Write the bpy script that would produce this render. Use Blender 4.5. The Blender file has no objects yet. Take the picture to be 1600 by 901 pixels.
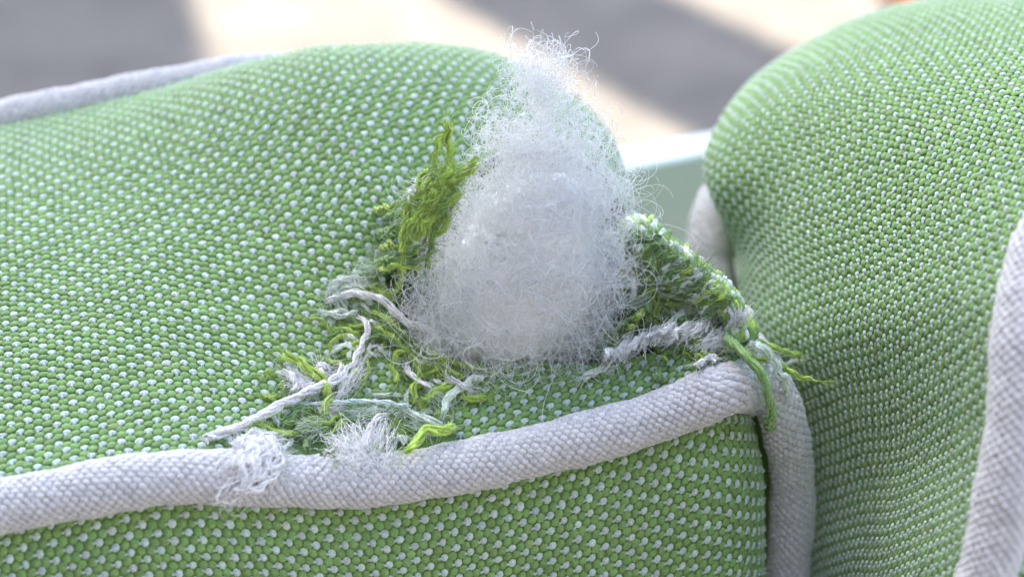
import bpy, math, random
import numpy as np

random.seed(7)
RNG = np.random.default_rng(7)
MM = 0.001                                   # everything below is written in millimetres
scene = bpy.context.scene
COL = scene.collection

# ------------------------------------------------------------------ camera
PITCH = math.radians(38.0)
FPX = 2700.0                                 # focal length in pixels of the 1600 px wide photograph
CAM = np.array([0.0, -189.0, 180.6])
RIGHT = np.array([1.0, 0.0, 0.0])
UP = np.array([0.0, math.sin(PITCH), math.cos(PITCH)])
FWD = np.array([0.0, math.cos(PITCH), -math.sin(PITCH)])
cam_data = bpy.data.cameras.new('camera')
cam = bpy.data.objects.new('camera', cam_data)
COL.objects.link(cam)
cam.location = CAM * MM
cam.rotation_euler = (math.pi / 2 - PITCH, 0, 0)
cam_data.sensor_width = 36.0
cam_data.lens = 36.0 * FPX / 1600.0
cam_data.clip_start = 0.01
cam_data.clip_end = 200.0
cam_data.dof.use_dof = True
cam_data.dof.focus_distance = 0.276
cam_data.dof.aperture_fstop = 11.0
scene.camera = cam

# ------------------------------------------------------------------ sky, sun, exposure
SUN_EL, SUN_AZ = math.radians(50), math.radians(-38)      # azimuth clockwise from +Y
SUN = np.array([math.sin(SUN_AZ) * math.cos(SUN_EL), math.cos(SUN_AZ) * math.cos(SUN_EL), math.sin(SUN_EL)])
world = bpy.data.worlds.new('World')
scene.world = world
world.use_nodes = True
wn = world.node_tree
sky = wn.nodes.new('ShaderNodeTexSky')
sky.sky_type = 'NISHITA'
sky.sun_disc = False
sky.sun_elevation = SUN_EL
sky.sun_rotation = SUN_AZ
sky.air_density = 1.0
sky.dust_density = 2.2
sky.ozone_density = 0.9
wn.links.new(sky.outputs[0], wn.nodes['Background'].inputs[0])
wn.nodes['Background'].inputs[1].default_value = 0.13
sun_data = bpy.data.lights.new('sun', 'SUN')
sun_data.energy = 5.0
sun_data.angle = math.radians(0.53)
sun_data.color = (1.0, 0.88, 0.72)
sun = bpy.data.objects.new('sun', sun_data)
COL.objects.link(sun)
from mathutils import Vector
sun.rotation_euler = Vector(SUN).to_track_quat('Z', 'Y').to_euler()
scene.view_settings.view_transform = 'Standard'
scene.view_settings.look = 'None'
scene.view_settings.exposure = 2.38
scene.view_settings.gamma = 1.0
scene.render.engine = 'CYCLES'
scene.cycles.use_denoising = True
scene.cycles.max_bounces = 28
scene.cycles.diffuse_bounces = 24
scene.cycles.transmission_bounces = 24


# ------------------------------------------------------------------ helpers
def at(px, py, Y):
    """point on the plane y = Y seen at pixel (px, py) of the photograph"""
    d = FWD + (px - 800.0) / FPX * RIGHT + (450.5 - py) / FPX * UP
    return CAM + d * ((Y - CAM[1]) / d[1])


def ray(px, py):
    return FWD + (px - 800.0) / FPX * RIGHT + (450.5 - py) / FPX * UP


def project(P):
    q = P - CAM
    t = q @ FWD
    return 800.0 + FPX * (q @ RIGHT) / t, 450.5 - FPX * (q @ UP) / t, t


def catmull(pts, n):
    """smooth curve through pts, n samples, roughly even in length"""
    pts = np.asarray(pts, float)
    p = np.vstack([2 * pts[0] - pts[1], pts, 2 * pts[-1] - pts[-2]])
    out = []
    for i in range(1, len(p) - 2):
        t = np.linspace(0, 1, 24, endpoint=False)[:, None]
        a, b, c, d = p[i - 1], p[i], p[i + 1], p[i + 2]
        out.append(0.5 * ((2 * b) + (-a + c) * t + (2 * a - 5 * b + 4 * c - d) * t ** 2 + (-a + 3 * b - 3 * c + d) * t ** 3))
    out.append(pts[-1:])
    out = np.vstack(out)
    L = np.concatenate([[0], np.cumsum(np.linalg.norm(np.diff(out, axis=0), axis=1))])
    s = np.linspace(0, L[-1], n)
    return np.stack([np.interp(s, L, out[:, k]) for k in range(out.shape[1])], 1)


def unit(v):
    return v / np.maximum(np.linalg.norm(v, axis=-1, keepdims=True), 1e-9)


def smooth(x):
    x = np.clip(x, 0, 1)
    return x * x * (3 - 2 * x)


def mesh_object(name, V, F, material, parent=None, colors=None, kind=None):
    """V in millimetres, F an (n,3) or (n,4) integer array"""
    V = np.asarray(V, np.float32) * MM
    F = np.asarray(F, np.int32)
    me = bpy.data.meshes.new(name)
    k = F.shape[1]
    me.vertices.add(len(V))
    me.vertices.foreach_set('co', V.ravel())
    me.loops.add(F.size)
    me.loops.foreach_set('vertex_index', F.ravel())
    me.polygons.add(len(F))
    me.polygons.foreach_set('loop_start', np.arange(0, F.size, k, dtype=np.int32))
    me.polygons.foreach_set('use_smooth', np.ones(len(F), bool))
    me.update(calc_edges=True)
    if colors is not None:
        a = me.color_attributes.new('dye', 'FLOAT_COLOR', 'POINT')
        c = np.ones((len(V), 4), np.float32)
        c[:, :3] = colors
        a.data.foreach_set('color', c.ravel())
    me.materials.append(material)
    o = bpy.data.objects.new(name, me)
    COL.objects.link(o)
    if parent is not None:
        o.parent = parent
    if kind:
        o['kind'] = kind
    return o


def thing(name, label, category, loc=(0, 0, 0), group=None):
    o = bpy.data.objects.new(name, None)
    COL.objects.link(o)
    o['label'] = label
    o['category'] = category
    if group:
        o['group'] = group
    return o


# ------------------------------------------------------------------ materials
def new_mat(name):
    m = bpy.data.materials.new(name)
    m.use_nodes = True
    nt = m.node_tree
    b = nt.nodes['Principled BSDF']
    return m, nt, b


def add_bump(nt, b, scale, strength, dist, detail=3.0, stretch=None):
    tc = nt.nodes.new('ShaderNodeTexCoord')
    no = nt.nodes.new('ShaderNodeTexNoise')
    no.inputs['Scale'].default_value = scale
    no.inputs['Detail'].default_value = detail
    src = tc.outputs['Object']
    if stretch:
        mp = nt.nodes.new('ShaderNodeMapping')
        mp.inputs['Scale'].default_value = stretch
        nt.links.new(src, mp.inputs[0])
        src = mp.outputs[0]
    nt.links.new(src, no.inputs['Vector'])
    bu = nt.nodes.new('ShaderNodeBump')
    bu.inputs['Strength'].default_value = strength
    bu.inputs['Distance'].default_value = dist
    nt.links.new(no.outputs['Fac'], bu.inputs['Height'])
    nt.links.new(bu.outputs[0], b.inputs['Normal'])
    return no


def yarn_material(name, sheen=0.25, rough=0.75, vary=0.25, translucent=0.0):
    """dyed spun yarn: colour from the dye attribute, fine fibre relief and slight unevenness of the dye"""
    m, nt, b = new_mat(name)
    at_ = nt.nodes.new('ShaderNodeAttribute')
    at_.attribute_name = 'dye'
    tc = nt.nodes.new('ShaderNodeTexCoord')
    no = nt.nodes.new('ShaderNodeTexNoise')
    no.inputs['Scale'].default_value = 2600
    no.inputs['Detail'].default_value = 3
    nt.links.new(tc.outputs['Object'], no.inputs['Vector'])
    mr = nt.nodes.new('ShaderNodeMapRange')
    mr.inputs['From Min'].default_value = 0.25
    mr.inputs['From Max'].default_value = 0.75
    mr.inputs['To Min'].default_value = 1 - vary
    mr.inputs['To Max'].default_value = 1 + vary
    nt.links.new(no.outputs['Fac'], mr.inputs['Value'])
    mx = nt.nodes.new('ShaderNodeVectorMath')
    mx.operation = 'SCALE'
    nt.links.new(at_.outputs['Color'], mx.inputs[0])
    nt.links.new(mr.outputs[0], mx.inputs['Scale'])
    nt.links.new(mx.outputs[0], b.inputs['Base Color'])
    b.inputs['Roughness'].default_value = rough
    b.inputs['Specular IOR Level'].default_value = 0.3
    b.inputs['Sheen Weight'].default_value = sheen
    b.inputs['Sheen Roughness'].default_value = 0.5
    bu = nt.nodes.new('ShaderNodeBump')
    bu.inputs['Strength'].default_value = 0.55
    bu.inputs['Distance'].default_value = 0.00015
    nt.links.new(no.outputs['Fac'], bu.inputs['Height'])
    nt.links.new(bu.outputs[0], b.inputs['Normal'])
    if translucent:
        tr = nt.nodes.new('ShaderNodeBsdfTranslucent')
        nt.links.new(mx.outputs[0], tr.inputs['Color'])
        ms = nt.nodes.new('ShaderNodeMixShader')
        ms.inputs[0].default_value = translucent
        nt.links.new(b.outputs[0], ms.inputs[1])
        nt.links.new(tr.outputs[0], ms.inputs[2])
        nt.links.new(ms.outputs[0], nt.nodes['Material Output'].inputs['Surface'])
    return m


def plain_material(name, color, rough, scale, strength, dist, var=0.15, spec=0.3):
    m, nt, b = new_mat(name)
    no = add_bump(nt, b, scale, strength, dist)
    rp = nt.nodes.new('ShaderNodeValToRGB')
    rp.color_ramp.elements[0].position = 0.3
    rp.color_ramp.elements[1].position = 0.7
    rp.color_ramp.elements[0].color = (*[c * (1 - var) for c in color], 1)
    rp.color_ramp.elements[1].color = (*[c * (1 + var) for c in color], 1)
    nt.links.new(no.outputs['Fac'], rp.inputs[0])
    nt.links.new(rp.outputs[0], b.inputs['Base Color'])
    b.inputs['Roughness'].default_value = rough
    b.inputs['Specular IOR Level'].default_value = spec
    return m


M_YARN = yarn_material('dyed_yarn')
M_LOOSE = yarn_material('loose_yarn', 0.35, 0.7, 0.3, 0.15)
M_CLOTH = plain_material('green_cloth_ground', (0.175, 0.30, 0.095), 0.9, 1500, 0.6, 0.0002)
M_CORD = plain_material('grey_cord_ground', (0.36, 0.37, 0.40), 0.9, 1500, 0.6, 0.0002)
def filament_material(name):
    m, nt, b = new_mat(name)
    at_ = nt.nodes.new('ShaderNodeAttribute')
    at_.attribute_name = 'dye'
    df = nt.nodes.new('ShaderNodeBsdfDiffuse')
    tr = nt.nodes.new('ShaderNodeBsdfTranslucent')
    gl = nt.nodes.new('ShaderNodeBsdfGlossy')
    gl.inputs['Roughness'].default_value = 0.3
    m1 = nt.nodes.new('ShaderNodeMixShader')
    m1.inputs[0].default_value = 0.35
    m2 = nt.nodes.new('ShaderNodeMixShader')
    m2.inputs[0].default_value = 0.06
    for n in (df, tr, gl):
        nt.links.new(at_.outputs['Color'], n.inputs['Color'])
    nt.links.new(df.outputs[0], m1.inputs[1])
    nt.links.new(tr.outputs[0], m1.inputs[2])
    nt.links.new(m1.outputs[0], m2.inputs[1])
    nt.links.new(gl.outputs[0], m2.inputs[2])
    nt.links.new(m2.outputs[0], nt.nodes['Material Output'].inputs['Surface'])
    nt.nodes.remove(b)
    return m


M_FIBRE = filament_material('polyester_fibre')
M_CORE = yarn_material('polyester_batting', 0.1, 0.9, 0.02, 0.12)
for n_ in M_CORE.node_tree.nodes:
    if n_.type == 'TEX_NOISE':
        n_.inputs['Scale'].default_value = 900
        n_.inputs['Detail'].default_value = 6
    if n_.type == 'BUMP':
        n_.inputs['Distance'].default_value = 0.0004

GREEN = np.array([0.202, 0.350, 0.112])
WHITE = np.array([0.485, 0.600, 0.535])
GREY = np.array([0.555, 0.558, 0.570])
LIME = np.array([0.39, 0.57, 0.10])
MINT = np.array([0.73, 0.84, 0.75])
PURE = np.array([0.90, 0.91, 0.92])
FILL = np.array([0.975, 0.985, 0.992])

# ------------------------------------------------------------------ cloth sheets and their stitches
def dome(nseg=7, rings=(44, 92)):
    V = [(0, 0, 1)]
    for a in rings:
        s, c = math.sin(math.radians(a)), math.cos(math.radians(a))
        for k in range(nseg):
            p = 2 * math.pi * k / nseg
            V.append((s * math.cos(p), s * math.sin(p), c))
    F = [(0, 1 + k, 1 + (k + 1) % nseg) for k in range(nseg)]
    for r in range(len(rings) - 1):
        a0, b0 = 1 + r * nseg, 1 + (r + 1) * nseg
        for k in range(nseg):
            k2 = (k + 1) % nseg
            F.append((a0 + k, b0 + k, b0 + k2))
            F.append((a0 + k, b0 + k2, a0 + k2))
    return np.array(V), np.array(F)


DOME_V, DOME_F = dome()


class Sheet:
    """a cloth surface sampled on a dense grid, with cloth coordinates in millimetres"""

    def __init__(self, G, flip=False, anchor=0.0):
        self.G = G
        du = np.gradient(G, axis=0)
        dv = np.gradient(G, axis=1)
        n = unit(np.cross(du, dv))
        self.N = -n if flip else n
        lu = np.linalg.norm(np.diff(G, axis=0), axis=2)
        lv = np.linalg.norm(np.diff(G, axis=1), axis=2).mean(0)
        self.A = np.vstack([np.zeros((1, G.shape[1])), np.cumsum(lu, axis=0)])      # length along every row
        i0 = int(anchor * (G.shape[0] - 1))
        self.A = self.A - self.A[i0:i0 + 1] + self.A[i0].mean()
        self.U = np.array([self.A.max()])
        self.W = np.concatenate([[0], np.cumsum(lv)])

    def sample(self, u, w):
        G, N = self.G, self.N
        fj = np.clip(np.interp(w, self.W, np.arange(len(self.W))), 0, G.shape[1] - 1.001)
        row = np.rint(fj).astype(int)
        fi = np.zeros(len(u))
        off = np.zeros(len(u), bool)
        for r in np.unique(row):
            m = row == r
            fi[m] = np.interp(u[m], self.A[:, r], np.arange(G.shape[0]))
            off[m] = (u[m] < self.A[0, r]) | (u[m] > self.A[-1, r])
        self.off = off
        fi = np.clip(fi, 0, G.shape[0] - 1.001)
        i, j = fi.astype(int), fj.astype(int)
        a, b = (fi - i)[:, None], (fj - j)[:, None]

        def bl(A):
            return A[i, j] * (1 - a) * (1 - b) + A[i + 1, j] * a * (1 - b) + A[i, j + 1] * (1 - a) * b + A[i + 1, j + 1] * a * b
        P, n = bl(G), unit(bl(N))
        tu = unit(G[i + 1, j] - G[i, j])
        tv = (G[i, j + 1] - G[i, j]) / (self.W[j + 1] - self.W[j])[:, None]
        return P, n, tu, tv

    def base(self, name, material, parent, step=2, sink=0.36, keep=None, kind=None):
        G = (self.G - self.N * sink)[::step, ::step]
        nu, nv = G.shape[:2]
        idx = np.arange(nu * nv).reshape(nu, nv)
        F = np.stack([idx[:-1, :-1], idx[1:, :-1], idx[1:, 1:], idx[:-1, 1:]], -1).reshape(-1, 4)
        V = G.reshape(-1, 3)
        if keep is not None:
            c = V[F].mean(1)
            F = F[keep(c)]
        return mesh_object(name, V, F, material, parent, kind=kind)


def stitches(sheet, name, parent, swap=False, a=1.42, b=1.58, keep=None, visible=True, jitter=0.06, tail=True,
             offset=(0.0, 0.0), pale_size=1.0):
    """the humps of the weave: every third hump of a column is a pale yarn, neighbours are set half a step apart"""
    Lu, Lw = sheet.U[-1], sheet.W[-1]
    if swap:
        Lu, Lw = Lw, Lu
    ni, nj = int(Lu / a) + 1, int(Lw / b) + 2
    I, J = np.meshgrid(np.arange(ni), np.arange(nj), indexing='ij')
    I, J = I.ravel(), J.ravel()
    u = I * a + offset[0] + 0.3
    w = (J + 0.5 * (I % 2)) * b + offset[1]
    pale = ((J - (I % 2)) % 3 == 0)
    # slow drift of the yarns, as in worn cloth
    u = u + 0.16 * np.sin(w * 0.31 + 1.3 * np.sin(u * 0.05)) + RNG.normal(0, jitter, len(u)) * 0.9
    w = w + 0.16 * np.sin(u * 0.23 + 0.7) + RNG.normal(0, jitter, len(u)) * 0.9
    ok = (u > 0) & (u < Lu) & (w > 0) & (w < Lw)
    u, w, pale = u[ok], w[ok], pale[ok]
    if swap:
        P, n, tv, tu = sheet.sample(w, u)
    else:
        P, n, tu, tv = sheet.sample(u, w)
    m = ~sheet.off
    if visible:
        x, y, t = project(P)
        m &= (x > -330) & (x < 1860) & (y > -160) & (y < 1130)
        m &= (np.einsum('ij,ij->i', n, unit(CAM - P)) > -0.5)
    if keep is not None:
        m &= keep(P)
    P, n, tu, tv, pale = P[m], n[m], tu[m], tv[m], pale[m]
    k = len(P)
    ang = RNG.normal(0, 0.16, k)[:, None]
    tu, tv = tu * np.cos(ang) + tv * np.sin(ang), tv * np.cos(ang) - tu * np.sin(ang)
    su = 0.605 * a * (1 + RNG.normal(0, 0.06, k))[:, None]
    sv = 0.51 * b * (1 + RNG.normal(0, 0.06, k))[:, None]
    h = np.where(pale, 0.30, 0.265)[:, None] * (1 + RNG.normal(0, 0.08, k))[:, None]
    su = np.where(pale[:, None], su * 0.90 * pale_size, su)
    sv = np.where(pale[:, None], sv * 0.88 * pale_size, sv)
    P = P + n * (-0.10 + RNG.normal(0, 0.03, k)[:, None])
    V = (P[:, None] + DOME_V[None, :, 0:1] * (tu * su)[:, None] + DOME_V[None, :, 1:2] * (tv * sv)[:, None]
         + DOME_V[None, :, 2:3] * (n * h)[:, None])
    c = np.where(pale[:, None], WHITE, GREEN) * (1 + RNG.normal(0, 0.07, k))[:, None]
    c = c * (1 + RNG.normal(0, 0.025, (k, 3)))
    C = np.repeat(c[:, None], len(DOME_V), 1)
    F = DOME_F[None] + (np.arange(k) * len(DOME_V))[:, None, None]
    V, C, F = V.reshape(-1, 3), C.reshape(-1, 3), F.reshape(-1, 3)
    if tail and pale.any():
        # the pale yarn shows as a thin stub where it dives between two green humps
        q = np.where(pale)[0]
        Pt = P[q] - tv[q] * (b * 0.56) + n[q] * 0.16
        Vt = (Pt[:, None] + DOME_V[None, :, 0:1] * (tu[q] * 0.26)[:, None] + DOME_V[None, :, 1:2] * (tv[q] * 0.42)[:, None]
              + DOME_V[None, :, 2:3] * (n[q] * 0.33)[:, None])
        Ct = np.repeat((WHITE * 0.9)[None, None], len(q), 0).repeat(len(DOME_V), 1)
        Ft = DOME_F[None] + (np.arange(len(q)) * len(DOME_V))[:, None, None] + len(V)
        V = np.vstack([V, Vt.reshape(-1, 3)])
        C = np.vstack([C, Ct.reshape(-1, 3)])
        F = np.vstack([F, Ft.reshape(-1, 3)])
    return mesh_object(name, V, F, M_YARN, parent, C, 'stuff')


def frames(P):
    T = unit(np.gradient(P, axis=0))
    ref = np.array([0.0, 0.0, 1.0])
    n = unit(ref - T[0] * (ref @ T[0]))
    Ns = [n]
    for i in range(1, len(P)):
        n = Ns[-1] - T[i] * (Ns[-1] @ T[i])
        Ns.append(unit(n))
    Ns = np.array(Ns)
    return T, Ns, np.cross(T, Ns)


def tube(P, R, sides, closed_ends=True):
    """triangles/quads of a tube along P with radius R (scalar or per point)"""
    P = np.asarray(P)
    T, A, B = frames(P)
    R = np.broadcast_to(np.asarray(R, float), (len(P),))
    ph = np.linspace(0, 2 * math.pi, sides, endpoint=False)
    V = P[:, None] + R[:, None, None] * (A[:, None] * np.cos(ph)[None, :, None] + B[:, None] * np.sin(ph)[None, :, None])
    n = len(P)
    idx = np.arange(n * sides).reshape(n, sides)
    nx = np.roll(idx, -1, axis=1)
    F = np.stack([idx[:-1], nx[:-1], nx[1:], idx[1:]], -1).reshape(-1, 4)
    return V.reshape(-1, 3), F


CLOUD = []                                    # surface samples that loose yarns are laid on


def piping(parent, pts, radius=4.2, n=260, knot=(1.38, 0.92), twist=0.16, rad_profile=None, base_name='piping', colors=None, ground=None, semi=(0.74, 0.62, 0.38), rough=0.05, weave_name='cord_weave'):
    """a fabric covered cord: smooth tube plus the humps of its plain weave"""
    P = catmull(pts, n)
    L = np.concatenate([[0], np.cumsum(np.linalg.norm(np.diff(P, axis=0), axis=1))])
    T, A, B = frames(P)
    R = radius * (1 + 0.03 * np.sin(L * 0.33 + 1) + 0.02 * np.sin(L * 0.9))
    if rad_profile is not None:
        R = R * rad_profile(L / L[-1])
    V, F = tube(P, R - 0.35, 28)
    cord = mesh_object(base_name, V, F, ground or M_CORD, parent)
    a, b = knot
    circ = 2 * math.pi * radius
    nc = int(round(circ / b / 2)) * 2
    nl = int(L[-1] / a)
    I, J = np.meshgrid(np.arange(nl), np.arange(nc), indexing='ij')
    I, J = I.ravel().astype(float), J.ravel().astype(float)
    s = (I + 0.5 * (J % 2)) * a + RNG.normal(0, 0.05, len(I))
    phi = J / nc * 2 * math.pi + s * twist / radius + RNG.normal(0, 0.012, len(I))
    ok = s < L[-1]
    s, phi = s[ok], phi[ok]
    it = lambda Q: np.stack([np.interp(s, L, Q[:, k]) for k in range(3)], 1)
    p, t, aa, bb = it(P), unit(it(T)), unit(it(A)), unit(it(B))
    r = np.interp(s, L, R)[:, None]
    nrm = aa * np.cos(phi)[:, None] + bb * np.sin(phi)[:, None]
    cir = bb * np.cos(phi)[:, None] - aa * np.sin(phi)[:, None]
    p = p + nrm * (r - 0.42)
    K = np.gradient(T, axis=0) / np.gradient(L)[:, None]
    st = np.clip(1 - r[:, 0] * np.einsum('ij,ij->i', it(K), nrm), 0.45, 2.4)[:, None]
    x, y, d = project(p)
    m = (np.einsum('ij,ij->i', nrm, unit(CAM - p)) > -0.4) & (x > -330) & (x < 1860) & (y > -160) & (y < 1130)
    p, t, nrm, cir, st = p[m], t[m], nrm[m], cir[m], st[m]
    k = len(p)
    sk = 0.30                                   # humps lean along the bias
    t2 = unit(t + sk * cir)
    c2 = unit(cir - sk * t)
    jit = lambda sd: (1 + RNG.normal(0, sd, k))[:, None]
    V = (p[:, None] + DOME_V[None, :, 0:1] * (t2 * semi[0] * st * jit(.07))[:, None] + DOME_V[None, :, 1:2] * (c2 * semi[1] * jit(.07))[:, None]
         + DOME_V[None, :, 2:3] * (nrm * semi[2] * jit(.08 + rough))[:, None])
    cols = GREY if colors is None else np.array(colors)[RNG.integers(0, len(colors), k)]
    C = np.repeat((cols * jit(.05))[:, None], len(DOME_V), 1)
    F = DOME_F[None] + (np.arange(k) * len(DOME_V))[:, None, None]
    mesh_object(weave_name, V.reshape(-1, 3), F.reshape(-1, 3), M_YARN, cord, C.reshape(-1, 3), 'stuff')
    return P, R, (p + nrm * 0.3, nrm)


def in_poly(poly):
    poly = np.asarray(poly, float)

    def f(x, y):
        inside = np.zeros(len(x), bool)
        j = len(poly) - 1
        for i in range(len(poly)):
            xi, yi = poly[i]
            xj, yj = poly[j]
            c = ((yi > y) != (yj > y)) & (x < (xj - xi) * (y - yi) / (yj - yi + 1e-12) + xi)
            inside ^= c
            j = i
        return inside
    return f


# ================================================================== the setting
GROUND_Z = -700.0


def paving_material():
    m, nt, b = new_mat('concrete_paving')
    tc = nt.nodes.new('ShaderNodeTexCoord')
    n1 = nt.nodes.new('ShaderNodeTexNoise')
    n1.inputs['Scale'].default_value = 14
    n1.inputs['Detail'].default_value = 6
    n1.inputs['Roughness'].default_value = 0.65
    n2 = nt.nodes.new('ShaderNodeTexNoise')
    n2.inputs['Scale'].default_value = 160
    n2.inputs['Detail'].default_value = 4
    for n in (n1, n2):
        nt.links.new(tc.outputs['Object'], n.inputs['Vector'])
    mx = nt.nodes.new('ShaderNodeMix')
    mx.data_type = 'FLOAT'
    mx.inputs[0].default_value = 0.4
    nt.links.new(n1.outputs['Fac'], mx.inputs[2])
    nt.links.new(n2.outputs['Fac'], mx.inputs[3])
    rp = nt.nodes.new('ShaderNodeValToRGB')
    rp.color_ramp.elements[0].position = 0.34
    rp.color_ramp.elements[0].color = (0.062, 0.059, 0.057, 1)
    rp.color_ramp.elements[1].position = 0.64
    rp.color_ramp.elements[1].color = (0.158, 0.147, 0.130, 1)
    nt.links.new(mx.outputs[0], rp.inputs[0])
    nt.links.new(rp.outputs[0], b.inputs['Base Color'])
    b.inputs['Roughness'].default_value = 0.9
    bu = nt.nodes.new('ShaderNodeBump')
    bu.inputs['Strength'].default_value = 0.5
    bu.inputs['Distance'].default_value = 0.002
    nt.links.new(n2.outputs['Fac'], bu.inputs['Height'])
    nt.links.new(bu.outputs[0], b.inputs['Normal'])
    return m


g = 60000.0
paving = mesh_object('paving', [(-g, -g, GROUND_Z), (g, -g, GROUND_Z), (g, g, GROUND_Z), (-g, g, GROUND_Z)],
                     [(0, 1, 2, 3)], paving_material(), kind='structure')

# unseen boards added overhead to block the sun: the cushions lie in their shade, two strips of paving behind lie in the sun
M_WOOD = plain_material('shade_board_wood', (0.30, 0.24, 0.18), 0.8, 30, 0.4, 0.002)
added_shade_boards = bpy.data.objects.new('added_shade_boards', None)
COL.objects.link(added_shade_boards)
added_shade_boards['kind'] = 'structure'
BOARD_Z = 1700.0


def shade_board(corners, z0, dz=0.0):
    """an added sun blocker whose shadow on height z0 is the quadrilateral corners"""
    top = []
    for (x, y) in corners:
        k = (BOARD_Z + dz - z0) / SUN[2]
        top.append(np.array([x, y, z0]) + SUN * k)
    top = np.array(top)
    V = np.vstack([top, top + np.array([0, 0, 28.0])])
    F = [(3, 2, 1, 0), (4, 5, 6, 7)] + [(i, (i + 1) % 4, 4 + (i + 1) % 4, 4 + i) for i in range(4)]
    o = mesh_object('board', V, F, M_WOOD, added_shade_boards)
    o.data.polygons.foreach_set('use_smooth', np.zeros(6, bool))


M_BLOCK_DARK = plain_material('dark_blocker', (0.075, 0.065, 0.055), 0.85, 12, 0.3, 0.003)
Vw = [(-4000, -1700, GROUND_Z), (4000, -1700, GROUND_Z), (4000, -1500, GROUND_Z), (-4000, -1500, GROUND_Z)]
Vw += [(x, y, 2600.0) for x, y, z in Vw]
M_BLOCK_GREY = plain_material('grey_blocker', (0.20, 0.20, 0.205), 0.9, 20, 0.3, 0.003)
blocker = mesh_object('light_blocker', Vw, [(3, 2, 1, 0), (4, 5, 6, 7), (0, 1, 5, 4), (1, 2, 6, 5), (2, 3, 7, 6), (3, 0, 4, 7)], M_BLOCK_GREY, kind='structure')  # unseen slab added behind the camera to cut and bounce front light
blocker.data.polygons.foreach_set('use_smooth', np.zeros(6, bool))
Vw = [(-1250, -1500, GROUND_Z), (-1050, -1500, GROUND_Z), (-1050, 250, GROUND_Z), (-1250, 250, GROUND_Z)]
Vw += [(x, y, 2600.0) for x, y, z in Vw]
blocker2 = mesh_object('light_blocker', Vw, [(3, 2, 1, 0), (4, 5, 6, 7), (0, 1, 5, 4), (1, 2, 6, 5), (2, 3, 7, 6), (3, 0, 4, 7)], M_BLOCK_DARK, kind='structure')  # second unseen slab, added to keep sky light off from the left
blocker2.data.polygons.foreach_set('use_smooth', np.zeros(6, bool))
d1 = np.array([0.67, -0.742])
pA, pB = np.array([-67.0, 1428.0]), np.array([188.0, 1428.0])
shade_board([pA - d1 * 900, pA + d1 * 900, pB + d1 * 900, pB - d1 * 900], GROUND_Z)
d2 = unit(np.array([40.0, -141.0]))
pC = np.array([-343.0, 1428.0])
shade_board([pC - d2 * 900, pC + d2 * 380, pC + d2 * 380 + np.array([-800, 0.0]), pC - d2 * 900 + np.array([-800, 0.0])], GROUND_Z, 60)
shade_board([(-330, -420), (420, -420), (420, 330), (-330, 330)], 0.0, 120)

# ================================================================== torn cushion (left)
torn = thing('torn_cushion', 'green and white woven cushion with a torn corner spilling white stuffing', 'cushion')
YAW = math.radians(13.0)                      # the cushion stands a little askew to the camera
E1 = np.array([math.cos(YAW), math.sin(YAW), 0.0])
E2 = np.array([-math.sin(YAW), math.cos(YAW), 0.0])
ORG = np.array([0.0, 13.5, 0.0])


def to_world(q):
    return ORG + q[..., 0:1] * E1 + q[..., 1:2] * E2 + q[..., 2:3] * np.array([0, 0, 1.0])


def at_cushion(px, py, yl):
    """cushion coordinates of the point seen at a pixel on the cushion's plane y = yl"""
    d = ray(px, py)
    p = CAM + d * ((yl - (CAM - ORG) @ E2) / (d @ E2))
    q = p - ORG
    return np.array([q @ E1, q @ E2, p[2]])


CORD1 = [(-260, 842), (-150, 822), (-60, 803), (0, 790), (100, 772), (200, 753), (300, 744), (400, 748), (500, 752), (600, 748), (700, 733),
         (800, 712), (900, 688), (1000, 660), (1070, 634), (1120, 613)]
cord1 = [at_cushion(x, y, -3.0) for x, y in CORD1]
cord1 += [at_cushion(1146, 605, -2.2)]
cord1_end = [at_cushion(1160, 604, 0.5), at_cushion(1166, 608, 5.0), at_cushion(1166, 618, 9.0)]
cord_down = np.array([at_cushion(*p) for p in [(1160, 545, 14), (1180, 565, 8), (1200, 596, 4), (1216, 632, 2.0), (1228, 676, 1.0), (1237, 730, 0.5), (1238, 800, -1.0),
                                               (1233, 870, -3.5), (1226, 940, -6), (1212, 1020, -9), (1200, 1110, -14)]])
cord1 = np.array(cord1)
zf_x, zf_z = cord1[:, 0], cord1[:, 2] + 0.2


def zfront(x):
    return np.interp(x, zf_x, zf_z)


CORDB = [(-260, 262), (-150, 226), (-60, 201), (0, 187), (100, 167), (200, 147), (300, 129), (380, 116)]
cordb = np.array([at_cushion(x, y, 100.0) for x, y in CORDB] + [np.array(p, float) for p in [(-15, 100, 4), (2, 100, 2), (16, 99, -3), (28, 97, -10), (36, 95, -24),
                                                                                            (38, 95, -45), (38, 95, -80)]])


def zback(x):
    return np.interp(x, cordb[:12, 0], cordb[:12, 2])


XE_Y = [-5, 5, 12, 20, 32, 45, 62, 80, 100]
XE_X = [43, 46.5, 48.5, 47, 41, 36.5, 38, 42, 38]


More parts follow.
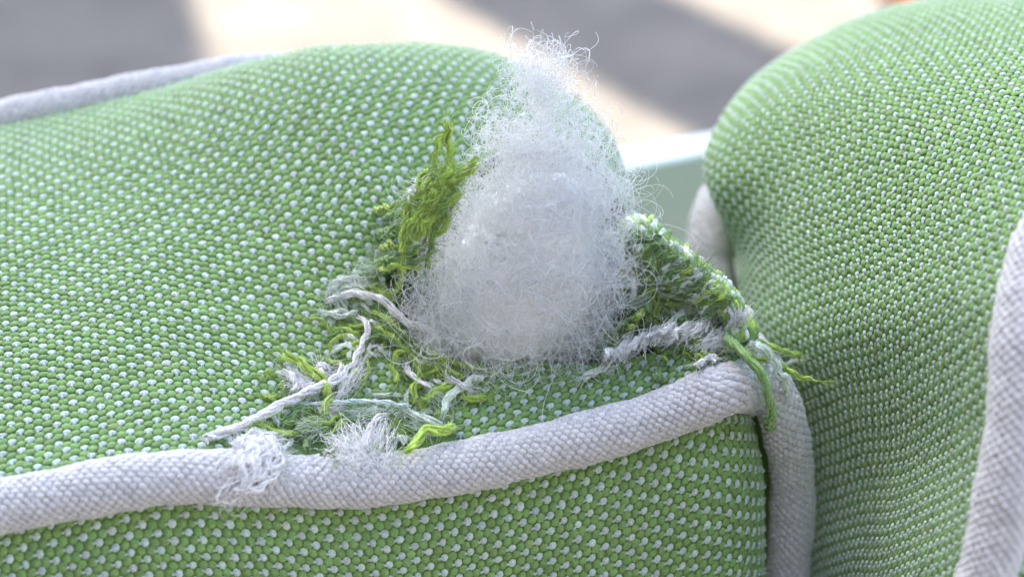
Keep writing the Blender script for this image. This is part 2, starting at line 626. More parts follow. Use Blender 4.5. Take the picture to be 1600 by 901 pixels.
def left_top(x, y):
    t = np.clip(y / 100.0, 0, 1)
    base = zfront(x) * (1 - t) + zback(x) * t
    gsh = np.sin(math.pi * t ** np.interp(x, [-75, -38], [1.3, 2.1])).clip(0) ** 0.75
    B = np.interp(x, [-140, -95, -80, -65, -47, -30, -18, 10, 25, 45], [4, 4, 4.5, 5, 8, 14, 18, 19.5, 18, 15])
    z = base + B * gsh
    g_ = lambda cx, cy, sx, sy: np.exp(-((x - cx) / sx) ** 2 - ((y - cy) / sy) ** 2)
    z = z - 4.0 * g_(10, 34, 17, 16)           # sunk where the filling has come out
    z = z + 1.5 * g_(-14, 46, 7, 10)           # pucker left of the hole
    z = z - 1.0 * g_(-28, 18, 10, 12) - 1.0 * g_(-55, 60, 16, 14) + 0.6 * g_(-66, 25, 14, 10)
    z = z + 0.4 * np.sin(x * 0.11 + y * 0.05) * gsh
    z = z + (0.35 * np.sin(x * 0.9) + 0.3 * np.sin(x * 0.37 + 1)) * np.exp(-y / 5.0)      # puckers along the seam
    return z


def left_box(s, y):
    xe = np.interp(y, XE_Y, XE_X)
    rc = np.interp(y, [0, 30, 80], [12.0, 17.0, 27.0])
    smax = (xe - rc + 150)
    e = s * (smax + rc * math.pi / 2 + 85)      # length along the row from its left end
    phi = np.clip((e - smax) / rc, 0, math.pi / 2)
    down = np.maximum(e - smax - rc * math.pi / 2, 0)
    x = np.where(e < smax, e - 150, xe - rc + rc * np.sin(phi)) + 0.08 * down
    return np.stack([x, y, left_top(np.minimum(x, xe), y) - rc * (1 - np.cos(phi)) - down], -1)


ns, ny = 330, 220
S, Yg = np.meshgrid(np.linspace(0, 1, ns), np.linspace(0.0, 99.5, ny), indexing='ij')
boxL = Sheet(to_world(left_box(S, Yg)))
hole = in_poly([(600, 432), (640, 395), (668, 360), (690, 318), (712, 280), (745, 255), (800, 235), (880, 240), (950, 280), (985, 340), (1000, 372),
                (1050, 400), (1105, 445), (1135, 500), (1110, 530), (1040, 548), (960, 570), (880, 566), (800, 562), (730, 568),
                (690, 560), (660, 548), (622, 520), (606, 470)])
slit1 = in_poly([(560, 470), (600, 480), (618, 520), (600, 560), (560, 600), (545, 640), (520, 640), (535, 590), (560, 540)])
slit2 = in_poly([(395, 690), (430, 660), (520, 640), (600, 645), (690, 660), (715, 688), (660, 712), (560, 716), (450, 712)])


def near_top(P):
    q = P - ORG
    return (q @ E2 > 2) & (q @ E2 < 78) & (P[:, 2] > -9)


def left_keep(P):
    x, y, t = project(P)
    bad = hole(x, y) & near_top(P)
    bad |= (slit1(x, y) | slit2(x, y)) & ((P - ORG) @ E2 < 40)
    return ~bad


def left_keep_base(P):
    x, y, t = project(P)
    return ~(hole(x, y) & near_top(P))


part = boxL.base('boxing', M_CLOTH, torn, 2, keep=left_keep_base)
stitches(boxL, 'cloth_weave', part, keep=left_keep, a=1.38, b=1.26)

# front panel below the cord
nfx, nfv = 260, 90
X, Vv = np.meshgrid(np.linspace(-105, 45.0, nfx), np.linspace(0, 70, nfv), indexing='ij')
edge = np.clip((45.0 - X) / 16.0, 0, 1)
yy = 11.5 - 16.5 * np.sqrt(np.clip(1 - (1 - edge) ** 2, 0, 1))
yy = yy + 2.5 * (1 - np.clip(Vv / 8.0, 0, 1)) ** 2 - 0.36 * Vv * smooth(Vv / 8.0)
zz = zfront(X) - 4.0 - Vv * 0.95 + 0.5 * np.sin(X * 0.07)
xx = X - 0.03 * Vv - 3.4 * (1 - smooth(Vv / 22.0)) * smooth((X - 15) / 28.0)
frontL = Sheet(to_world(np.stack([xx, yy, zz], -1))[:, ::-1])
part = frontL.base('front_panel', M_CLOTH, torn, 2)
stitches(frontL, 'cloth_weave', part, swap=True, a=1.32, b=1.48)

# back panel, never facing the camera
X, Vv = np.meshgrid(np.linspace(-140, 38, 60), np.linspace(0, 80, 30), indexing='ij')
backL = Sheet(to_world(np.stack([X, 101 + 6 * np.sin(math.pi * Vv / 80), zback(X) - Vv], -1)), flip=True)
backL.base('back_panel', M_CLOTH, torn, 1, 0.0)
X, Vv = np.meshgrid(np.linspace(-140, 46, 40), np.linspace(-26, 104, 30), indexing='ij')
Sheet(to_world(np.stack([X, Vv, -66 - 4 * np.cos(X * 0.03)], -1)), flip=True).base('bottom_panel', M_CLOTH, torn, 1, 0.0)

P1, R1, cl1 = piping(torn, to_world(np.vstack([cord1, cord1_end])), 4.3, 420, rad_profile=lambda f: 1 - 0.15 * smooth((f - 0.97) / 0.03))
piping(torn, to_world(cord_down), 4.0, 260)
P2, R2, cl2 = piping(torn, to_world(cordb), 3.9, 300)

# ================================================================== intact cushion (right)
whole = thing('green_cushion', 'intact green and white woven cushion standing on the right with grey piping', 'cushion')
COLS = [0.0, 15.5, 32.0, 49.0, 63.0, 76.0]       # how much farther away each column of the grid lies than the near edge
GRID = [  # along the weave, from the near cord to the far seam; first number the distance of the near edge
    (262, [(1420, 1300), (1340, 1320), (1290, 1340), (1262, 1350), (1245, 1360), (1235, 1370)]),
    (247, [(1500, 1030), (1410, 1055), (1335, 1080), (1285, 1095), (1255, 1110), (1240, 1120)]),
    (244, [(1548, 860), (1450, 878), (1365, 895), (1302, 912), (1266, 926), (1246, 940)]),
    (243, [(1578, 700), (1478, 718), (1385, 737), (1308, 757), (1262, 775), (1236, 790)]),
    (243, [(1588, 570), (1480, 592), (1380, 613), (1297, 635), (1242, 655), (1212, 670)]),
    (244, [(1598, 465), (1484, 486), (1374, 506), (1272, 526), (1202, 540), (1166, 556)]),
    (247, [(1622, 385), (1490, 402), (1368, 420), (1258, 432), (1188, 440), (1156, 452)]),
    (251, [(1665, 300), (1510, 310), (1364, 324), (1240, 340), (1166, 372), (1150, 400)]),
    (257, [(1720, 215), (1535, 219), (1362, 224), (1226, 240), (1116, 292), (1134, 350)]),
    (266, [(1780, 135), (1560, 140), (1366, 140), (1220, 155), (1104, 236), (1136, 308)]),
    (281, [(1830, 70), (1580, 68), (1384, 66), (1244, 92), (1138, 168), (1166, 252)]),
    (303, [(1860, 30), (1596, 5), (1404, 14), (1276, 58), (1180, 136), (1204, 226)]),
    (334, [(1875, 50), (1612, -5), (1422, 10), (1304, 60), (1222, 150), (1240, 250)]),
    (372, [(1890, 110), (1630, 40), (1440, 50), (1330, 110), (1260, 210), (1270, 310)])]
DENT = {(1, 1): 1.7, (1, 2): 3.3, (1, 3): 3.3, (1, 4): 2.8, (2, 1): 2.8, (2, 2): 5.5, (2, 3): 5.0, (2, 4): 3.9, (3, 1): 4.4, (3, 2): 9.4, (3, 3): 8.8, (3, 4): 6.6, (4, 1): 2.2, (4, 2): 5.0, (4, 3): 5.0, (4, 4): 4.4, (7, 4): 4.0, (6, 4): 2.0, (7, 5): 5.0}
ctrl = np.array([[CAM + ray(*p) * (t0 + c + DENT.get((i, j), 0.0)) for j, (p, c) in enumerate(zip(row, COLS))] for i, (t0, row) in enumerate(GRID)])
tmp = np.array([catmull(r_, 150) for r_ in ctrl])
G = np.stack([catmull(tmp[:, j], 310) for j in range(150)], 1)
G = G + 0.0
path = G[:, 0]
W_AX = unit((G[90:190, -1] - G[90:190, 0]).mean(0))
Tn = unit(np.gradient(path, axis=0))
Nn = unit(np.cross(W_AX, Tn))
if (Nn[130] @ np.array([-1.0, 0, 0.5])) < 0:
    Nn = -Nn
boxR = Sheet(G, anchor=0.4)
if (boxR.N[130, 60] @ (CAM - boxR.G[130, 60])) < 0:
    boxR = Sheet(G, True, 0.4)
part = boxR.base('boxing', M_CLOTH, whole, 2)
stitches(boxR, 'cloth_weave', part, swap=True, a=1.2, b=1.35, pale_size=0.83)
rr = np.linspace(0, 70, 90)
Gf = (path[:, None] - Nn[:, None] * (rr + 1.0)[None, :, None]
      - W_AX[None, None] * (1.0 + 7.0 * smooth(rr / 18.0))[None, :, None])
faceR = Sheet(Gf)
if (faceR.N[130, 10] @ (CAM - faceR.G[130, 10])) < 0:
    faceR = Sheet(Gf, True)
part = faceR.base('front_panel', M_CLOTH, whole, 2)
stitches(faceR, 'cloth_weave', part)
rr = np.linspace(0, 80, 40)
Gb = G[:, -1][:, None] - Nn[:, None] * (rr + 1.0)[None, :, None] + W_AX[None, None] * (1 + 5 * smooth(rr / 20.0))[None, :, None]
Sheet(Gb).base('back_panel', M_CLOTH, whole, 2, 0.0)
NEAR = [(1380, 1300, 260), (1455, 1130, 249), (1505, 1010, 246), (1540, 905, 244), (1564, 800, 242.5), (1582, 700, 241.5), (1592, 600, 241.5), (1598, 510, 242.5), (1612, 430, 244.5),
        (1645, 352, 247), (1705, 262, 252), (1770, 180, 258), (1835, 100, 270), (1880, 40, 296)]
piping(whole, [CAM + ray(x, y) * (t - 1.0) for x, y, t in NEAR], 4.35, 360)
FAR = [(1240, 700, 334), (1180, 610, 336), (1142, 530, 338), (1118, 470, 341), (1106, 420, 344), (1106, 370, 347), (1116, 330, 351), (1134, 304, 356), (1156, 284, 364),
       (1180, 255, 380), (1240, 270, 410)]
piping(whole, [CAM + ray(x + 3, y) * t for x, y, t in FAR], 4.9, 240)

# ================================================================== stuffing
stuffing = thing('fibre_stuffing', 'fluffy white polyester filling bursting out of the torn green corner', 'stuffing')
SEC = [  # row, centre px, half width px, Y of the axis, half depth mm
    (562, 790, 60, 34, 4), (540, 792, 122, 34, 8), (505, 795, 154, 35, 11), (462, 800, 164, 36.5, 12), (420, 820, 148, 38, 13), (360, 834, 140, 41, 13),
    (300, 850, 134, 43, 12), (250, 862, 108, 44, 11), (200, 848, 82, 45, 9), (150, 842, 52, 45, 7), (105, 850, 36, 45, 5), (70, 858, 18, 45, 3)]
sec_r = np.array([s[0] for s in SEC], float)[::-1]
sec_v = np.array([[s[1], s[2], s[3], s[4]] for s in SEC], float)[::-1]


def sec(row):
    v = np.stack([np.interp(row, sec_r, sec_v[:, k]) for k in range(4)], -1)
    return v


def fluff_point(row, ang, rad):
    """point of the plume at a given height, angle round its axis and fraction of its radius"""
    row, ang, rad = np.broadcast_arrays(np.asarray(row, float), ang, rad)
    v = sec(row)
    d = FWD + ((v[..., 0:1] - 800.0) / FPX) * RIGHT + ((450.5 - row)[..., None] / FPX) * UP
    k = (v[..., 2:3] - CAM[1]) / d[..., 1:2]
    c = CAM + d * k
    hw = v[..., 1] * k[..., 0] / FPX
    return c + (np.cos(ang) * hw * rad)[..., None] * RIGHT + (np.sin(ang) * v[..., 3] * rad)[..., None] * unit(np.array([0, -1.0, 0.45]))


rows = np.linspace(562, 268, 64)
angs = np.linspace(0, 2 * math.pi, 72, endpoint=False)
Rg, Ag = np.meshgrid(rows, angs, indexing='ij')
shrink = 0.72 * np.sqrt(np.clip(1 - ((375 - Rg) / 107.0).clip(0, 1) ** 2.0, 0.0, 1))
lump = 1 + 0.04 * np.sin(3 * Ag + Rg * 0.03) + 0.02 * np.sin(7 * Ag - Rg * 0.05)
V = fluff_point(Rg, Ag, shrink * lump)
V = V + RNG.normal(0, 0.22, V.shape) * (np.arange(len(rows)) < len(rows) - 5)[:, None, None]
idx = np.arange(Rg.size).reshape(Rg.shape)
nx = np.roll(idx, -1, axis=1)
F = np.stack([idx[:-1], nx[:-1], nx[1:], idx[1:]], -1).reshape(-1, 4)
ccol = np.tile(FILL, (Rg.size, 1))
mesh_object('batting', V.reshape(-1, 3), F, M_CORE, stuffing, ccol)


def fibre_mesh(name, P, rad, color, parent, kind='stuff', sides=3):
    """many thin fibres: P is (n, m, 3)"""
    n, m = P.shape[:2]
    T = unit(np.gradient(P, axis=1))
    ref = unit(RNG.normal(size=(n, 1, 3)))
    A = unit(np.cross(T, ref))
    B = np.cross(T, A)
    ph = np.linspace(0, 2 * math.pi, sides, endpoint=False)
    R = np.asarray(rad).reshape(-1, 1, 1, 1) * np.ones((n, 1, 1, 1))
    V = P[:, :, None] + R * (A[:, :, None] * np.cos(ph)[None, None, :, None] + B[:, :, None] * np.sin(ph)[None, None, :, None])
    idx = np.arange(n * m * sides).reshape(n, m, sides)
    nx = np.roll(idx, -1, axis=2)
    F = np.stack([idx[:, :-1], nx[:, :-1], nx[:, 1:], idx[:, 1:]], -1).reshape(-1, 4)
    C = np.repeat(np.broadcast_to(np.asarray(color, float), (n, 3))[:, None], m * sides, 1).reshape(-1, 3)
    return mesh_object(name, V.reshape(-1, 3), F, M_FIBRE, parent, C, kind)


def curl(p0, d0, axis, kappa, steps, ds, home=None, pull=0.0, wob=0.15):
    """fibres that bend steadily round a slowly turning axis"""
    n = len(p0)
    p, d, ax = p0.copy(), unit(d0), unit(axis)
    out = [p.copy()]
    for i in range(steps):
        ax = unit(ax + RNG.normal(0, wob, (n, 3)))
        d = unit(d + np.cross(ax, d) * (kappa * ds)[:, None])
        if home is not None:
            d = unit(d + (home - p) * pull)
        p = p + d * ds[:, None]
        out.append(p.copy())
    return np.stack(out, 1)


def make_fibres(name, n, rows, rad_rng, kap, length, steps, rfib, pull=0.03, power=1.0, clumps=0):
    row = rows[0] + (rows[1] - rows[0]) * RNG.uniform(0, 1, n) ** power
    ang = RNG.uniform(0, 2 * math.pi, n)
    rad = RNG.uniform(rad_rng[0], rad_rng[1], n)
    if clumps:
        # fibres pull out in bunches
        cr_ = rows[0] + (rows[1] - rows[0]) * RNG.uniform(0, 1, clumps) ** power
        ca_, cd_ = RNG.uniform(0, 2 * math.pi, clumps), rad_rng[0] + (rad_rng[1] - rad_rng[0]) * RNG.uniform(0, 1, clumps) ** 0.6
        who = RNG.integers(0, clumps, n)
        row = cr_[who] + RNG.normal(0, 10, n)
        ang = ca_[who] + RNG.normal(0, 0.22, n)
        rad = cd_[who] + RNG.normal(0, 0.08, n)
    # more of them on the side towards the viewer and the top
    p0 = fluff_point(row, ang, rad)
    c = fluff_point(row, ang, 0.0)
    nr = unit(p0 - c)
    rnd = unit(RNG.normal(size=(n, 3)))
    d0 = unit(np.cross(nr, rnd) + nr * RNG.normal(0, 0.25, (n, 1)))
    L = RNG.uniform(length[0], length[1], n)
    kappa = RNG.uniform(kap[0], kap[1], n) * RNG.choice([-1, 1], n)
    axis = unit(nr + 0.6 * RNG.normal(size=(n, 3)))
    home = c + (p0 - c) * 0.9
    P = curl(p0, d0, axis, kappa, steps, L / steps, home, pull, 0.12)
    return fibre_mesh(name, P, RNG.uniform(rfib[0], rfib[1], n), FILL, stuffing)


make_fibres('fibre', 2100, (556, 400), (0.60, 1.02), (0.12, 0.5), (8, 22), 15, (0.023, 0.040), 0.012)
make_fibres('fibre', 2200, (440, 285), (0.54, 1.02), (0.12, 0.5), (8, 20), 14, (0.022, 0.038), 0.012)
make_fibres('fibre', 560, (335, 215), (0.3, 1.0), (0.2, 0.7), (8, 20), 20, (0.030, 0.046), 0.02)
make_fibres('fibre', 360, (262, 92), (0.10, 1.05), (0.25, 0.8), (8, 20), 22, (0.030, 0.05), 0.015, 0.9, 50)
make_fibres('fibre', 130, (230, 80), (0.9, 1.15), (0.35, 0.9), (6, 14), 22, (0.032, 0.048), 0.012, 1.0, 40)
make_fibres('fibre', 150, (330, 90), (0.8, 1.15), (0.30, 0.8), (8, 16), 22, (0.032, 0.048), 0.012, 1.0, 40)
make_fibres('fibre', 220, (555, 490), (0.95, 1.10), (0.15, 0.5), (10, 22), 20, (0.03, 0.045), 0.01)

# ================================================================== broken yarns of the tear
for sh in (boxL, frontL):
    CLOUD.append((sh.G[::2, ::2].reshape(-1, 3), sh.N[::2, ::2].reshape(-1, 3)))
CLOUD.append(cl1)
CP = np.vstack([c[0] for c in CLOUD])
CN = np.vstack([c[1] for c in CLOUD])
CX, CY, CT = project(CP)


def on_surf(px, py, lift=0.0):
    """point of the torn cushion's surface under a pixel, lifted off the cloth"""
    d2 = (CX - px) ** 2 + (CY - py) ** 2
    m = np.where(d2 < 49)[0]
    if len(m) == 0:
        m = np.array([np.argmin(d2)])
    k = m[np.argmin(CT[m] + 0.15 * np.sqrt(d2[m]))]
    dr = ray(px, py)
    p = CAM + dr * CT[k]
    return p + CN[k] * lift - unit(dr) * 0.0


def yarn(name, pts, r=0.55, color=LIME, lift=1.2, front=None, plies=3, hairs=34, wobble=0.25, splay=1.6, parent=None, pitch=15.0, label=None, world_pts=False, crimp=0.55):
    """one spun yarn: twisted plies along a path, its free ends opening out into filaments"""
    parent = parent or torn
    if world_pts:
        Q = np.array(pts, float)
    else:
        lf = lift if hasattr(lift, '__len__') else [lift] * len(pts)
        Q = np.array([on_surf(p[0], p[1], l) for p, l in zip(pts, lf)])
        if front is not None:                  # ends that stand up clear of the cloth, towards the viewer's side
            fr = front if hasattr(front, '__len__') else [front] * len(pts)
            for i_, (p, f_) in enumerate(zip(pts, fr)):
                if (Q[i_] - CAM) @ FWD > f_:
                    Q[i_] = CAM + ray(*p) * f_
    L = np.linalg.norm(np.diff(Q, axis=0), axis=1).sum()
    n = max(9, int(L / (r * 0.95)))
    P = catmull(Q, n)
    s = np.linspace(0, L, n)
    for k in range(3):
        P[:, k] += wobble * 0.5 * (np.sin(s * RNG.uniform(0.8, 1.6) + RNG.uniform(0, 6)) + 0.6 * np.sin(s * RNG.uniform(2, 3.4) + RNG.uniform(0, 6))) * r
    T, A, B = frames(P)
    cr = crimp * r * np.sin(s * 2 * math.pi / 2.9 + RNG.uniform(0, 6))
    P = P + A * cr[:, None] * 0.6 + B * cr[:, None] * 0.5
    endf = np.clip(1 - np.minimum(s, L - s) / (2.2 * r + 0.4), 0, 1)
    VV, FF, CC, base = [], [], [], 0
    col = np.asarray(color) * (1 + RNG.normal(0, 0.08))
    ph0 = RNG.uniform(0, 6.28)
    strands = plies * 2
    for q in range(strands):
        ph = ph0 + q * 2 * math.pi / strands + s * 2 * math.pi / (pitch * r * 1.3) + 0.5 * np.sin(s * RNG.uniform(0.5, 1.5) / r * 0.6 + RNG.uniform(0, 6))
        hr = r * (0.56 + 0.20 * np.sin(s * RNG.uniform(0.4, 1.1) / r + RNG.uniform(0, 6))) * (1 + (splay - 1) * endf ** 2)
        C = P + A * (hr * np.cos(ph))[:, None] + B * (hr * np.sin(ph))[:, None]
        cut = max(4, int(n * RNG.uniform(0.86, 1.0)))
        V, F = tube(C[:cut], (r * 0.42 * (1 - 0.6 * endf ** 2) * (1 + 0.15 * np.sin(s * 1.9 / r + q)))[:cut], 4)
        VV.append(V)
        FF.append(F + base)
        CC.append(np.tile(col * (1 + RNG.normal(0, 0.12)), (len(V), 1)))
        base += len(V)
    # stray filaments
    if hairs:
        k = RNG.integers(0, n, hairs)
        k[: hairs // 3] = RNG.choice([0, n - 1], hairs // 3)
        sg = np.where(k < n // 2, -1.0, 1.0)[:, None]
        d0 = T[k] * sg + 0.55 * RNG.normal(size=(hairs, 3))
        Pf = curl(P[k] + RNG.normal(0, r * 0.3, (hairs, 3)), d0, RNG.normal(size=(hairs, 3)), RNG.uniform(-0.7, 0.7, hairs), 8,
                  RNG.uniform(1.5, 4.0, hairs) * (r / 0.55) / 8)
        for f in Pf:
            V, F = tube(f, np.linspace(0.045, 0.02, len(f)), 3)
            VV.append(V)
            FF.append(F + base)
            CC.append(np.tile(col * 1.1, (len(V), 1)))
            base += len(V)
    if COLLECT is not None:
        COLLECT.append((np.vstack(VV), np.vstack(FF), np.clip(np.vstack(CC), 0, 0.96)))
        return None
    o = mesh_object(name, np.vstack(VV), np.vstack(FF), M_LOOSE, parent, np.clip(np.vstack(CC), 0, 0.96))
    if label:
        o['label'] = label
    return o


def tuft(name, root, tips, n=160, spread=1.2, color=FILL, lift=(0.6, 1.6), rad=(0.04, 0.07), bend=0.25, rootspread=0.8, label=None, steps=9):
    """a brush of loose filaments from a root towards several tips"""
    Rr = on_surf(root[0], root[1], lift[0])
    Ts = [on_surf(t[0], t[1], lift[1]) for t in tips]
    P = []
    for i in range(n):
        t = Ts[RNG.integers(len(Ts))]
        a = Rr + RNG.normal(0, rootspread, 3)
        b = t + RNG.normal(0, spread, 3)
        b = a + (b - a) * RNG.uniform(0.55, 1.08)
        mid = (a + b) / 2 + RNG.normal(0, bend * np.linalg.norm(b - a), 3) + np.array([0, 0, 0.6])
        s = np.linspace(0, 1, steps)[:, None]
        c = a * (1 - s) ** 2 + 2 * mid * s * (1 - s) + b * s ** 2
        P.append(c + 0.10 * np.sin(s * 14 + RNG.uniform(0, 6)) * RNG.normal(size=3) * s)
    o = fibre_mesh(name, np.array(P), RNG.uniform(rad[0], rad[1], n), np.asarray(color), torn, None)
    if label:
        o['label'] = label
    return o


c1 = lambda X, Y: (300 + X / 2.372, 400 + Y / 2.372)
c2 = lambda X, Y: (560 + X / 3.465, 180 + Y / 3.465)
c3 = lambda X, Y: (860 + X / 2.575, 330 + Y / 2.575)
YN = 'broken_yarn'
COLLECT = None


def run(conv, pts, **kw):
    kw['r'] = kw.get('r', 0.55) * 1.18
    return yarn(YN, [conv(*p) for p in pts], **kw)


def tangle(cx, cy, rx, ry, n, colors, length=(25, 60), r=(0.3, 0.5), lift=(0.2, 1.6), direction=None, dspread=0.6):
    """short broken ends lying over each other, too matted to tell apart"""
    global COLLECT
    COLLECT = []
    for i in range(n):
        a = RNG.uniform(0, 2 * math.pi)
        q = math.sqrt(RNG.uniform(0, 1))
        x, y = cx + rx * q * math.cos(a), cy + ry * q * math.sin(a)
        th = RNG.uniform(0, 2 * math.pi) if direction is None else direction + RNG.normal(0, dspread)
        L = RNG.uniform(*length)
        pts = []
        bend_ = RNG.normal(0, 0.5)
        for k in range(4):
            pts.append((x, y))
            x += L / 3 * math.cos(th)
            y += L / 3 * math.sin(th) * 0.8
            th += bend_ + RNG.normal(0, 0.3)
        lf = RNG.uniform(lift[0], lift[1])
        yarn(YN, pts, r=RNG.uniform(*r), color=colors[RNG.integers(len(colors))], lift=[max(0.0, lf * k) for k in (0.2, 0.9, 1.2, 0.8)],
             hairs=20)
    got, COLLECT = COLLECT, None
    off_ = np.cumsum([0] + [len(v) for v, f, c in got])
    mesh_object('yarn_tangle', np.vstack([v for v, f, c in got]), np.vstack([f + o_ for (v, f, c), o_ in zip(got, off_)]), M_LOOSE, torn, np.vstack([c for v, f, c in got]), 'stuff')


# --- lower left: the long white and lime ends
run(c1, [(500, 180), (530, 165), (620, 160), (700, 190), (760, 250), (810, 280), (870, 300), (922, 322)], r=0.60, color=PURE, lift=[0.3, 1.5, 2.2, 2.6, 2.8, 2.6, 2.4, 2.4])
run(c1, [(45, 692), (150, 660), (260, 610), (360, 560), (450, 520), (528, 490), (548, 440), (525, 385)], r=0.68, color=PURE, lift=[1.0, 1.4, 1.8, 2, 2.2, 2.2, 1.6, .6])
run(c1, [(620, 235), (652, 270), (645, 320), (610, 400), (570, 450), (550, 500), (545, 550)], r=0.48, color=PURE, lift=[.5, 1.6, 2, 1.8, 1.4, 1.0, .5])
run(c1, [(325, 388), (390, 420), (440, 460), (485, 495), (503, 540), (492, 590), (478, 625)], r=0.72, color=LIME, lift=[2.0, 2.2, 2.4, 2.6, 2.2, 1.6, 1.0])
run(c1, [(410, 565), (550, 555), (650, 550), (740, 560), (830, 578)], r=0.34, color=MINT * np.array([.95, 1.0, 1.15]), lift=1.2, plies=2)
run(c1, [(795, 415), (800, 445), (850, 490), (905, 507)], r=0.46, color=PURE, lift=[.6, 1.4, 1.8, 1.4])
run(c1, [(790, 355), (755, 385), (742, 430), (760, 470), (772, 500)], r=0.42, color=LIME, lift=1.4)
run(c1, [(850, 455), (822, 500), (825, 540), (845, 570)], r=0.48, color=LIME, lift=1.8)
run(c1, [(860, 350), (920, 385), (1000, 415), (1060, 430), (1100, 440)], r=0.40, color=LIME, lift=1.0)
run(c1, [(850, 560), (890, 530), (930, 510), (975, 480)], r=0.78, color=LIME, lift=1.3)
run(c1, [(925, 600), (955, 545), (1000, 505), (1045, 475), (1095, 485)], r=0.62, color=MINT, lift=1.8)
run(c1, [(955, 485), (990, 500), (1030, 520)], r=0.45, color=PURE, lift=2.4)
run(c1, [(1000, 530), (1040, 545), (1100, 535)], r=0.55, color=LIME, lift=1.3)
run(c1, [(790, 590), (830, 615), (880, 635), (935, 658)], r=0.70, color=MINT * 1.1, lift=1.6)
run(c1, [(785, 752), (830, 735), (868, 705), (905, 690), (945, 692), (962, 650), (950, 610)], r=0.66, color=LIME, lift=[2.4, 2.6, 2.6, 2.2, 2.0, 1.4, .6])
run(c1, [(265, 655), (330, 672), (395, 668)], r=0.55, color=LIME, lift=1.2)
run(c1, [(640, 350), (655, 410), (650, 450), (625, 500)], r=0.26, color=LIME, lift=1.2, plies=2)
run(c1, [(900, 380), (960, 440), (1020, 470)], r=0.40, color=LIME, lift=1.2)
for off in range(6):
    run(c1, [(640 - off * 8, 190 + off * 14), (700, 215 + off * 18), (750, 260 + off * 16), (800, 300 + off * 14)], r=0.40,
        color=[GREEN, LIME, GREEN * 0.9][off % 3], lift=[.2, 1.4, 1.6, 1.0])
for (a, b_, c_) in [((500, 150), (560, 100), (640, 90)), ((510, 170), (570, 130), (660, 120)), ((490, 210), (560, 235), (630, 210)), ((500, 225), (550, 215), (600, 230)),
                    ((520, 360), (560, 345), (610, 350)), ((540, 300), (580, 310), (620, 330)), ((505, 130), (530, 110), (590, 95))]:
    run(c1, [a, b_, c_], r=0.42, color=MINT, lift=[.3, 1.4, .8])
for (a, b_, c_) in [((690, 130), (730, 150), (770, 120)), ((520, 140), (590, 130), (660, 140)), ((660, 110), (720, 160), (745, 170)), ((770, 60), (775, 100), (740, 140)),
                    ((530, 275), (580, 285), (610, 320)), ((560, 370), (600, 340), (620, 320)), ((590, 330), (610, 360), (590, 400))]:
    run(c1, [a, b_, c_], r=0.40, color=LIME, lift=[.3, 1.3, .8])
for (a, b_, c_) in [((340, 440), (375, 470), (370, 530)), ((375, 430), (395, 480), (400, 520)), ((470, 410), (480, 450), (500, 480)), ((400, 490), (440, 500), (470, 490)),
                    ((360, 450), (400, 500), (430, 520)), ((455, 430), (490, 420), (500, 450))]:
    run(c1, [a, b_, c_], r=0.52, color=PURE, lift=[.8, 1.5, .8])
tangle(560, 550, 50, 80, 26, [GREEN, LIME, LIME, MINT, PURE], (25, 60), (0.28, 0.42), (0.3, 1.6))
tangle(545, 668, 130, 26, 44, [GREEN, GREEN * 0.8, LIME, MINT, MINT], (25, 60), (0.34, 0.52), (0.1, 1.3))
tangle(670, 600, 45, 40, 24, [LIME, LIME, GREEN, MINT], (25, 55), (0.26, 0.42), (0.2, 1.4))
tangle(455, 610, 40, 32, 8, [MINT, GREEN, LIME], (20, 40), (0.28, 0.42), (0.2, 1.0))

for (rt, tp, nn_, cl_) in [((560, 470 / 1.0), [(470, 470), (500, 440)], 40, PURE), ((640, 420), [(600, 500), (560, 540)], 60, FILL), ((560, 560), [(480, 600), (440, 580)], 40, FILL),
                           ((700, 600), [(620, 620), (560, 600)], 60, MINT), ((880, 520), [(960, 560), (930, 600)], 50, MINT), ((850, 460), [(900, 420), (930, 450)], 40, LIME),
                           ((420, 500), [(350, 450), (340, 480), (370, 430)], 70, FILL), ((820, 640), [(900, 670), (870, 690)], 50, MINT), ((560, 200), [(500, 150), (530, 110)], 50, MINT),
                           ((620, 130), [(560, 90), (600, 80)], 40, FILL), ((480, 640), [(420, 620), (400, 660)], 50, LIME), ((740, 640), [(800, 690), (760, 700)], 40, LIME)]:
    tuft('loose_fringe', c1(*rt), [c1(*q) for q in tp], nn_, 0.8, color=cl_, lift=(0.8, 1.4), rad=(.03, .05), bend=.2, rootspread=.9)
